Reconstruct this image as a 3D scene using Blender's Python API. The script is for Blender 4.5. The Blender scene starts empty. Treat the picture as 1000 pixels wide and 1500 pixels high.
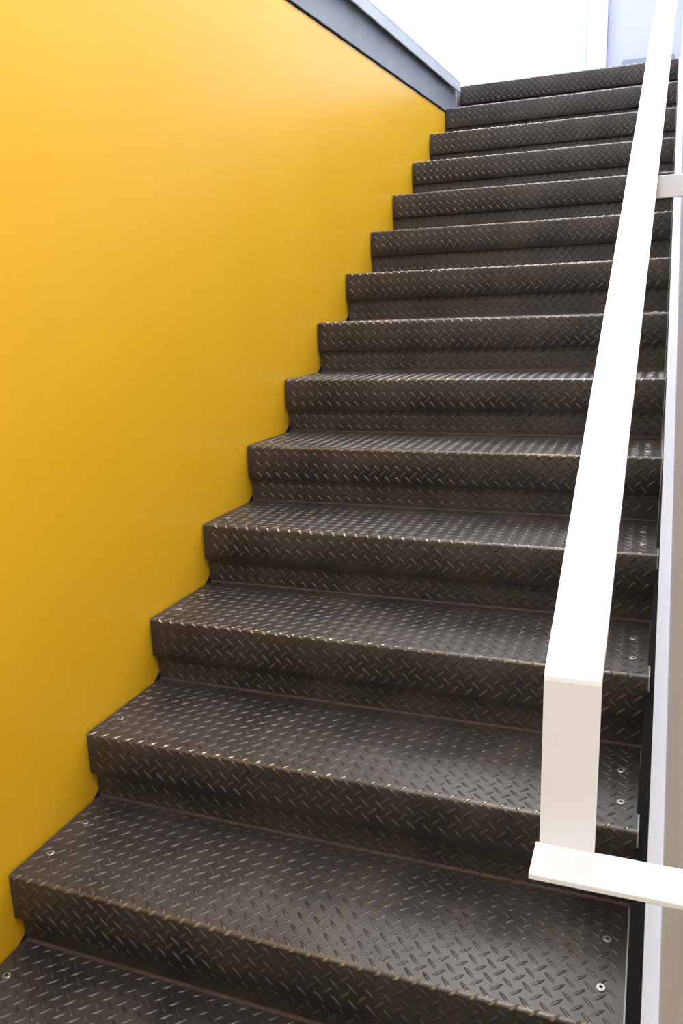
import bpy, math, numpy as np
from mathutils import Vector
scene = bpy.context.scene
try:
    scene.view_settings.view_transform = 'Standard'
except Exception:
    pass

# ------------------------------------------------------------------ materials
def nodemat(name):
    m = bpy.data.materials.new(name); m.use_nodes = True
    nt = m.node_tree
    return m, nt, nt.nodes['Principled BSDF']

def noise_mat(name, c1, c2, scale=4, rough=(0.4, 0.5), metallic=0.0, bump=0.0, bscale=200, spec=0.5, detail=4):
    m, nt, b = nodemat(name)
    tc = nt.nodes.new('ShaderNodeTexCoord')
    n = nt.nodes.new('ShaderNodeTexNoise'); n.inputs['Scale'].default_value = scale; n.inputs['Detail'].default_value = detail
    nt.links.new(tc.outputs['Object'], n.inputs['Vector'])
    r = nt.nodes.new('ShaderNodeValToRGB')
    r.color_ramp.elements[0].position = 0.35; r.color_ramp.elements[1].position = 0.65
    r.color_ramp.elements[0].color = (*c1, 1); r.color_ramp.elements[1].color = (*c2, 1)
    nt.links.new(n.outputs['Fac'], r.inputs['Fac']); nt.links.new(r.outputs['Color'], b.inputs['Base Color'])
    mr = nt.nodes.new('ShaderNodeMapRange')
    mr.inputs['To Min'].default_value = rough[0]; mr.inputs['To Max'].default_value = rough[1]
    nt.links.new(n.outputs['Fac'], mr.inputs['Value']); nt.links.new(mr.outputs['Result'], b.inputs['Roughness'])
    b.inputs['Metallic'].default_value = metallic
    b.inputs['Specular IOR Level'].default_value = spec
    if bump > 0:
        n2 = nt.nodes.new('ShaderNodeTexNoise'); n2.inputs['Scale'].default_value = bscale; n2.inputs['Detail'].default_value = 3
        nt.links.new(tc.outputs['Object'], n2.inputs['Vector'])
        bp = nt.nodes.new('ShaderNodeBump'); bp.inputs['Strength'].default_value = bump; bp.inputs['Distance'].default_value = 0.002
        nt.links.new(n2.outputs['Fac'], bp.inputs['Height']); nt.links.new(bp.outputs['Normal'], b.inputs['Normal'])
    return m

M_yellow = noise_mat('yellow_paint', (0.945, 0.505, 0.014), (0.965, 0.53, 0.018), 1.2, (0.28, 0.38), bump=0.08, bscale=260)
M_plate = noise_mat('dark_tread_plate', (0.034, 0.030, 0.028), (0.066, 0.056, 0.050), 7, (0.30, 0.45), metallic=0.3, bump=0.15, bscale=500)
M_loz = noise_mat('worn_tread_lug', (0.042, 0.036, 0.032), (0.080, 0.067, 0.058), 9, (0.30, 0.42), metallic=0.4)
M_edge = noise_mat('worn_nosing_highlight', (0.075, 0.064, 0.056), (0.13, 0.108, 0.092), 12, (0.28, 0.38), metallic=0.6)  # edge wear plus the nosing highlight line, painted as lighter metal
M_edgelug = noise_mat('polished_lug_glint', (0.20, 0.175, 0.145), (0.40, 0.36, 0.31), 7, (0.25, 0.36), metallic=0.85)  # worn lugs with their nosing glints brightened into the base colour
M_cornerglow = noise_mat('painted_corner_glow', (0.045, 0.026, 0.019), (0.075, 0.044, 0.031), 30, (0.6, 0.8))  # red-brown reflected glow of the tread corners, put into the colour
M_white = noise_mat('white_gloss_paint', (0.73, 0.73, 0.74), (0.76, 0.76, 0.77), 6, (0.35, 0.45), bump=0.05, bscale=120)
M_wallw = noise_mat('white_wall_paint', (0.60, 0.68, 0.97), (0.64, 0.72, 0.99), 2, (0.5, 0.6), bump=0.08, bscale=180)
M_skirt = noise_mat('pale_grey_paint', (0.52, 0.55, 0.63), (0.56, 0.59, 0.67), 2, (0.5, 0.6))
M_backw = noise_mat('bright_wall_paint', (0.86, 0.86, 0.89), (0.89, 0.89, 0.92), 2, (0.5, 0.6))
M_post = noise_mat('post_paint', (0.57, 0.57, 0.62), (0.61, 0.61, 0.66), 2, (0.5, 0.6))
M_panel = noise_mat('pale_blue_panel', (0.33, 0.345, 0.40), (0.37, 0.385, 0.44), 2, (0.5, 0.6))
M_ledge = noise_mat('slate_ledge', (0.16, 0.18, 0.25), (0.19, 0.21, 0.28), 5, (0.5, 0.6))
M_steel = noise_mat('grey_painted_steel', (0.26, 0.275, 0.265), (0.31, 0.325, 0.31), 5, (0.45, 0.55))
M_steel2 = noise_mat('light_painted_steel', (0.44, 0.46, 0.45), (0.50, 0.52, 0.51), 5, (0.4, 0.5))
M_black = noise_mat('black_stringer_paint', (0.004, 0.004, 0.005), (0.008, 0.008, 0.009), 8, (0.8, 0.9), spec=0.2)
M_screw = noise_mat('zinc_screw', (0.30, 0.28, 0.26), (0.42, 0.40, 0.37), 50, (0.35, 0.5), metallic=0.8)
M_floor = noise_mat('grey_floor', (0.35, 0.35, 0.36), (0.42, 0.42, 0.43), 5, (0.5, 0.6))

# ------------------------------------------------------------------ helpers
def empty(name):
    e = bpy.data.objects.new(name, None); scene.collection.objects.link(e); return e
def mesh_obj(name, verts, faces, mats, parent=None, midx=None, sharp=None):
    me = bpy.data.meshes.new(name); me.from_pydata([tuple(v) for v in verts], [], [tuple(f) for f in faces])
    for m in mats: me.materials.append(m)
    if midx is not None: me.polygons.foreach_set('material_index', midx)
    if sharp is not None:
        me.polygons.foreach_set('use_smooth', [True]*len(me.polygons))
        me.set_sharp_from_angle(angle=sharp)
    me.update()
    o = bpy.data.objects.new(name, me); scene.collection.objects.link(o)
    if parent: o.parent = parent
    return o
def box(name, x0, x1, y0, y1, z0, z1, mat, parent=None, bevel=0.0, shear=0.0, yref=0.0, shear_low=None):
    sl = shear if shear_low is None else shear_low
    v = [(x, y, z+(shear if z == z1 else sl)*(y-yref)) for x in (x0, x1) for y in (y0, y1) for z in (z0, z1)]
    f = [(0,1,3,2),(4,6,7,5),(0,4,5,1),(2,3,7,6),(0,2,6,4),(1,5,7,3)]
    o = mesh_obj(name, v, f, [mat], parent)
    if bevel:
        b = o.modifiers.new('bevel', 'BEVEL'); b.width = bevel; b.segments = 3
    return o
def prism_x(name, prof, x0, x1, mat, parent=None, bevel=0.0):
    n = len(prof)
    X0 = x0 if isinstance(x0, (list, tuple)) else [x0]*n
    X1 = x1 if isinstance(x1, (list, tuple)) else [x1]*n
    v = [(X0[k], p[0], p[1]) for k, p in enumerate(prof)] + [(X1[k], p[0], p[1]) for k, p in enumerate(prof)]
    f = [(i, (i+1) % n, n+(i+1) % n, n+i) for i in range(n)] + [tuple(range(n))[::-1], tuple(range(n, 2*n))]
    o = mesh_obj(name, v, f, [mat], parent)
    if bevel:
        b = o.modifiers.new('bevel', 'BEVEL'); b.width = bevel; b.segments = 3
    return o

# ------------------------------------------------------------------ stair layout
X0 = 0.006
def Wd(i):
    return {2: 1.206, 3: 1.213}.get(i, 1.199 if i < 2 else 1.220)
Y = lambda i: 0.2701*i + 0.0035*i*i if i >= 0 else 0.2701*i
Z = lambda i: 0.17*i + 0.001*i*i if i >= 0 else 0.17*i
REC = 0.0217; RHO = 0.006; LIP = 0.104
I0, I1 = -4, 14

# raised lug of the tread plate (a: along, b: across, height)
LL, LW, LH = 0.0305, 0.0082, 0.0016
outer = [(-.5,0),(-.3,-.36),(0,-.5),(.3,-.36),(.5,0),(.3,.36),(0,.5),(-.3,.36)]
tmpl = np.array([(a*LL, b*LW, -0.0003) for a,b in outer] + [(a*LL*.74, b*LW*.5, LH*.85) for a,b in outer] + [(0.0,0.0,LH)])
tf = [(k,(k+1)%8,8+(k+1)%8,8+k) for k in range(8)] + [(8+k,8+(k+1)%8,16) for k in range(8)]
S = 0.0230          # basket-weave lattice, axes at 45 degrees
SQ = S/math.sqrt(2)
def surf(v, L1, yb, y0, z):
    La = math.pi*RHO/2
    yy = np.where(v < L1, yb - v, y0); zz = np.full_like(v, z); ny = np.zeros_like(v); nz = np.ones_like(v)
    th = np.clip((v-L1)/RHO, 0, math.pi/2); m = v >= L1
    yy = np.where(m, y0+RHO - RHO*np.sin(th), yy); zz = np.where(m, z-RHO+RHO*np.cos(th), zz)
    ny = np.where(m, -np.sin(th), ny); nz = np.where(m, np.cos(th), nz)
    m2 = v > L1+La
    zz = np.where(m2, z-RHO-(v-L1-La), zz)
    return yy, zz, ny, nz

stairs = empty('metal_staircase')
rng = np.random.default_rng(3)
for i in range(I0, I1+1):
    W = Wd(i)
    y0, z = Y(i), Z(i); yb = (Y(i+1) if i < I1 else y0+0.30) + (REC if i < I1 else 0)
    zb = Z(i-1)
    prof = [(yb, z)]
    for k in range(9):
        th = math.pi/2*k/8; prof.append((y0+RHO-RHO*math.sin(th), z-RHO+RHO*math.cos(th)))
    prof += [(y0, z-LIP+0.002), (y0+0.002, z-LIP), (y0+REC, z-LIP), (y0+REC, zb), (yb, zb)]
    n = len(prof)
    verts = [(X0, p[0], p[1]) for p in prof] + [(W, p[0], p[1]) for p in prof]
    faces = [(k, n+k, n+(k+1) % n, (k+1) % n) for k in range(n)] + [tuple(range(n)), tuple(range(n, 2*n))[::-1]]
    mi = [2 if 2 <= k <= 7 else 0 for k in range(n)] + [0, 0]
    verts = [np.array(verts)]; nv = 2*n
    L1 = (yb - y0 - RHO); La = math.pi*RHO/2; LT = L1+La+(LIP-RHO)
    off = rng.uniform(0, S)
    cs = []
    for region in (0, 1):
        tot = LT if region == 0 else (z-LIP-zb)
        nu = int(W/SQ)+3; nvv = int(tot/SQ)+3
        for a in range(nu):
            for b in range(nvv):
                if (a+b) % 2: continue
                u = off + a*SQ - S; v = b*SQ + 0.011 + (0 if region == 0 else -0.001)
                p = ((a+b)//2 + (b-a)//2)
                mrg = 0.0120
                if u < X0+mrg or u > W-mrg or v < mrg-.003 or v > tot-mrg+.002: continue
                cs.append((u, v, 1 if p % 2 else -1, region))
    cs = np.array(cs)
    if len(cs):
        u = cs[:,0][:,None]; v = cs[:,1][:,None]; sg = cs[:,2][:,None]; rg = cs[:,3][:,None]
        c = math.cos(math.pi/4)
        a_, b_, h_ = tmpl[:,0][None], tmpl[:,1][None], tmpl[:,2][None]
        U = u + c*a_ - sg*c*b_; V = v + sg*c*a_ + c*b_; H = np.broadcast_to(h_, U.shape)
        yy, zz, ny, nz = surf(V, L1, yb, y0, z)
        P0y = yy+ny*H; P0z = zz+nz*H
        P1y = y0+REC-H; P1z = (z-LIP)-V
        PY = np.where(rg > 0.5, P1y, P0y); PZ = np.where(rg > 0.5, P1z, P0z)
        pts = np.stack([U, PY, PZ], -1).reshape(-1, 3)
        verts.append(pts)
        for k in range(len(cs)):
            base = nv + 17*k
            for f in tf:
                faces.append(tuple(base+q for q in f))
                if cs[k,3] < .5:
                    vm = sum(V[k, q] for q in f)/len(f)
                    mi.append(3 if L1-.001 < vm < L1+La+.001 else 1)
                else: mi.append(1)
    verts = np.concatenate(verts)
    o = mesh_obj('step_%d' % (i-I0+1), verts, faces, [M_plate, M_loz, M_edge, M_edgelug], stairs, mi, sharp=math.radians(55))
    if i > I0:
        prism_x('corner_glow_strip_%d' % (i-I0+1), [(y0+REC+.001, zb-.001), (y0+REC-0.005, zb+0.0002), (y0+REC-.002, zb+.0015), (y0+REC, zb+0.005)], X0+.002, W-.002, M_cornerglow, stairs)  # strip added along the riser foot to carry the painted glow
    prism_x('end_plate_%d' % (i-I0+1), [(y0+.001, z-.001), (y0+.001, z-LIP), (y0+REC, z-LIP), (y0+REC, zb), (yb, zb), (yb, z-.001)], W, W+0.003, M_steel, stairs)
    if i < I1:
        sv, sf, sm = [], [], []
        for sx in (0.042, W-0.034):
            for sy in (0.085, 0.20):
                R = 0.0085
                sx_ = sx+rng.uniform(-.003, .003); b0 = len(sv)
                for rr, hh in ((R, 0.0), (R, 0.0016), (R*.82, 0.0023)):
                    for k in range(16):
                        t = 2*math.pi*k/16; sv.append((sx_+rr*math.cos(t), y0+sy+rr*math.sin(t), z+hh))
                for q in range(2):
                    for k in range(16):
                        sf.append((b0+16*q+k, b0+16*q+(k+1)%16, b0+16*(q+1)+(k+1)%16, b0+16*(q+1)+k)); sm.append(0)
                sf.append(tuple(b0+32+k for k in range(16))); sm.append(0)
                b1 = len(sv)
                for k in range(6):
                    t = 2*math.pi*k/6; sv.append((sx_+R*.38*math.cos(t), y0+sy+R*.38*math.sin(t), z+.0025))
                sf.append(tuple(b1+k for k in range(6))); sm.append(1)
        mesh_obj('screws_%d' % (i-I0+1), sv, sf, [M_screw, M_black], stairs, sm)

XW = 1.250
idx = (I0, 0, 1, 2, 3, 4, 6, 9, 12, 14)
sl = [I0,0,1,2,3,4,5]
prism_x('stringer_right', [(Y(i), Z(i)-0.035) for i in sl]+[(Y(i), Z(i)-0.33) for i in sl[::-1]],
        [Wd(i-1)+0.0032 if i < 4 else 1.2235 for i in sl]+[Wd(i-1)+0.0032 if i < 4 else 1.2235 for i in sl[::-1]], 1.2245, M_black, stairs)
prism_x('gap_block_left', [(Y(i), Z(i)-0.178) for i in idx]+[(Y(i), Z(i)-0.36) for i in idx[::-1]], 0.0008, X0-0.0003, M_black, stairs)  # black strip added to stop light leaking through the wall gap
top = [(Y(i), Z(i)+0.004) for i in idx] + [(Y(14)+.35, Z(14)+0.004)]
bot = [(Y(14)+.35, Z(14)-0.30)] + [(Y(i), Z(i)-0.34) for i in idx][::-1]
prism_x('skirting', top+bot, 1.2250, XW, M_skirt, empty('baseboard_right'))

# ------------------------------------------------------------------ room shell
zf = Z(I0-1)
YE = 6.6
box('floor', -0.16, XW+0.15, -3.2, YE, zf-0.1, zf, M_floor)
TB, TT = 0.042, 0.040
box('wall_left', -0.16, 0.0, -3.2, YE, zf-0.1, 2.357, M_yellow, None, 0, TB, 4.0, 0.0)
box('wall_right', XW, XW+0.15, -3.2, YE+0.15, zf-0.1, 5.2, M_wallw)
box('landing_floor', 0.0, XW, Y(14)+0.30, YE, Z(14)-0.26, Z(14), M_floor)
box('upper_floor', -4.0, -0.014, -3.2, YE, 2.364, 2.567, M_floor, None, 0, TT, 4.336, TT)
box('wall_back', -4.0, 0.517, YE, YE+0.15, 2.0, 5.2, M_backw)
tr = empty('trim_1')
box('door_post', 0.522, 0.70, YE-0.03, YE+0.12, 2.0, 5.2, M_post, tr, 0.004)
box('door_stop', 0.53, 0.55, YE-0.05, YE-0.03, 2.0, 5.2, M_panel, tr)
pn = empty('door_1')
box('door_leaf', 0.702, XW-0.002, YE+0.06, YE+0.10, Z(14), 5.2, M_panel, pn)
box('kick_rail', 0.82, XW-0.05, YE+0.035, YE+0.06, Z(14), 3.145, M_ledge, pn, 0.003)
box('wall_upper_left', -4.15, -4.0, -3.2, YE+0.15, 2.3, 5.2, M_backw)

beam = empty('edge_beam')
def beam_part(nm, x0, x1, z0, z1, mat, bev=0.0015, ye=4.36):
    return box(nm, x0, x1, -3.2, ye, z0, z1, mat, beam, bev, TB, 4.0)
beam_part('web', -0.013, 0.003, 2.366, 2.543, M_steel)
beam_part('lower_flange', -0.013, 0.005, 2.358, 2.366, M_black)
beam_part('upper_flange', -0.013, 0.034, 2.543, 2.556, M_steel2)
beam_part('lip_strip', 0.026, 0.034, 2.496, 2.543, M_steel2)

# ------------------------------------------------------------------ handrail (folded flat bar)
rail = empty('handrail')
def ribbon(name, path, xa, drift, w, th, mat, parent):
    n = len(path); nrm = []
    for k in range(n):
        a = Vector(path[max(k-1,0)]); b = Vector(path[min(k+1,n-1)]); d = (b-a).normalized()
        nrm.append(Vector((-d[1], d[0])))
    V = []
    for k,(y,z) in enumerate(path):
        x0 = xa + drift*max(0, y-path[1][0]); q = Vector((y,z)) - nrm[k]*th
        V += [(x0,y,z),(x0+w,y,z),(x0+w,q[0],q[1]),(x0,q[0],q[1])]
    F = []
    for k in range(n-1):
        for j in range(4):
            F.append((4*k+j, 4*k+(j+1)%4, 4*k+4+(j+1)%4, 4*k+4+j))
    F += [(3,2,1,0), tuple(4*(n-1)+j for j in range(4))]
    o = mesh_obj(name, V, F, [mat], parent)
    b = o.modifiers.new('bevel','BEVEL'); b.width = 0.0015; b.segments = 2; b.limit_method='ANGLE'; b.angle_limit=math.radians(40)
    return o
ys, zs = -0.07, 0.914
SL = 0.60
path = [(ys, 0.724), (ys, zs-0.006), (ys+0.001, zs-0.002), (ys+0.004, zs+0.003), (4.4, zs+SL*(4.4-ys))]
ribbon('bar', path, 1.105, 0.018, 0.055, 0.010, M_white, rail)
box('end_bracket', 1.101, XW-0.0005, -0.122, -0.068, 0.717, 0.724, M_white, rail, 0.0015)
ybk = 1.00
zb_ = zs+SL*(ybk-ys)
box('wall_bracket', 1.135, XW-0.0005, ybk, ybk+0.010, zb_-0.085, zb_-0.043, M_white, rail, 0.0015)

# ------------------------------------------------------------------ light
def area(name, loc, rot, sx, sy, power, col=(1,1,1)):
    l = bpy.data.lights.new(name, 'AREA'); l.shape='RECTANGLE'; l.size=sx; l.size_y=sy; l.energy=power; l.color=col
    o = bpy.data.objects.new(name, l); o.location=loc; o.rotation_euler=rot; scene.collection.objects.link(o); return o
area('ceiling_light', (0.2, 4.9, 5.0), (0,0,0), 2.2, 2.2, 155, (0.97,0.98,1.0))
area('stairwell_light', (0.8, 1.8, 4.4), (0,0,0), 0.8, 2.2, 78, (1,0.99,0.98))
area('lower_fill_light', (1.0, -1.2, 3.4), (0,0,0), 0.4, 1.2, 56, (0.98,0.98,1.0))  # fill lamp added above and behind the camera, not a known fixture
w = bpy.data.worlds.new('World'); scene.world = w; w.use_nodes = True
w.node_tree.nodes['Background'].inputs['Color'].default_value = (0.91, 0.955, 1.0, 1)
w.node_tree.nodes['Background'].inputs['Strength'].default_value = 1.33

# ------------------------------------------------------------------ camera
cam = bpy.data.cameras.new('camera'); co = bpy.data.objects.new('camera', cam); scene.collection.objects.link(co)
co.location = (1.1917, -0.8397, 1.267); co.rotation_euler = (1.334, 0.0322, 0.3591)
cam.sensor_fit = 'VERTICAL'; cam.sensor_height = 36; cam.sensor_width = 24
cam.lens = 1199.9*36/1500; cam.clip_start = 0.02
scene.camera = co
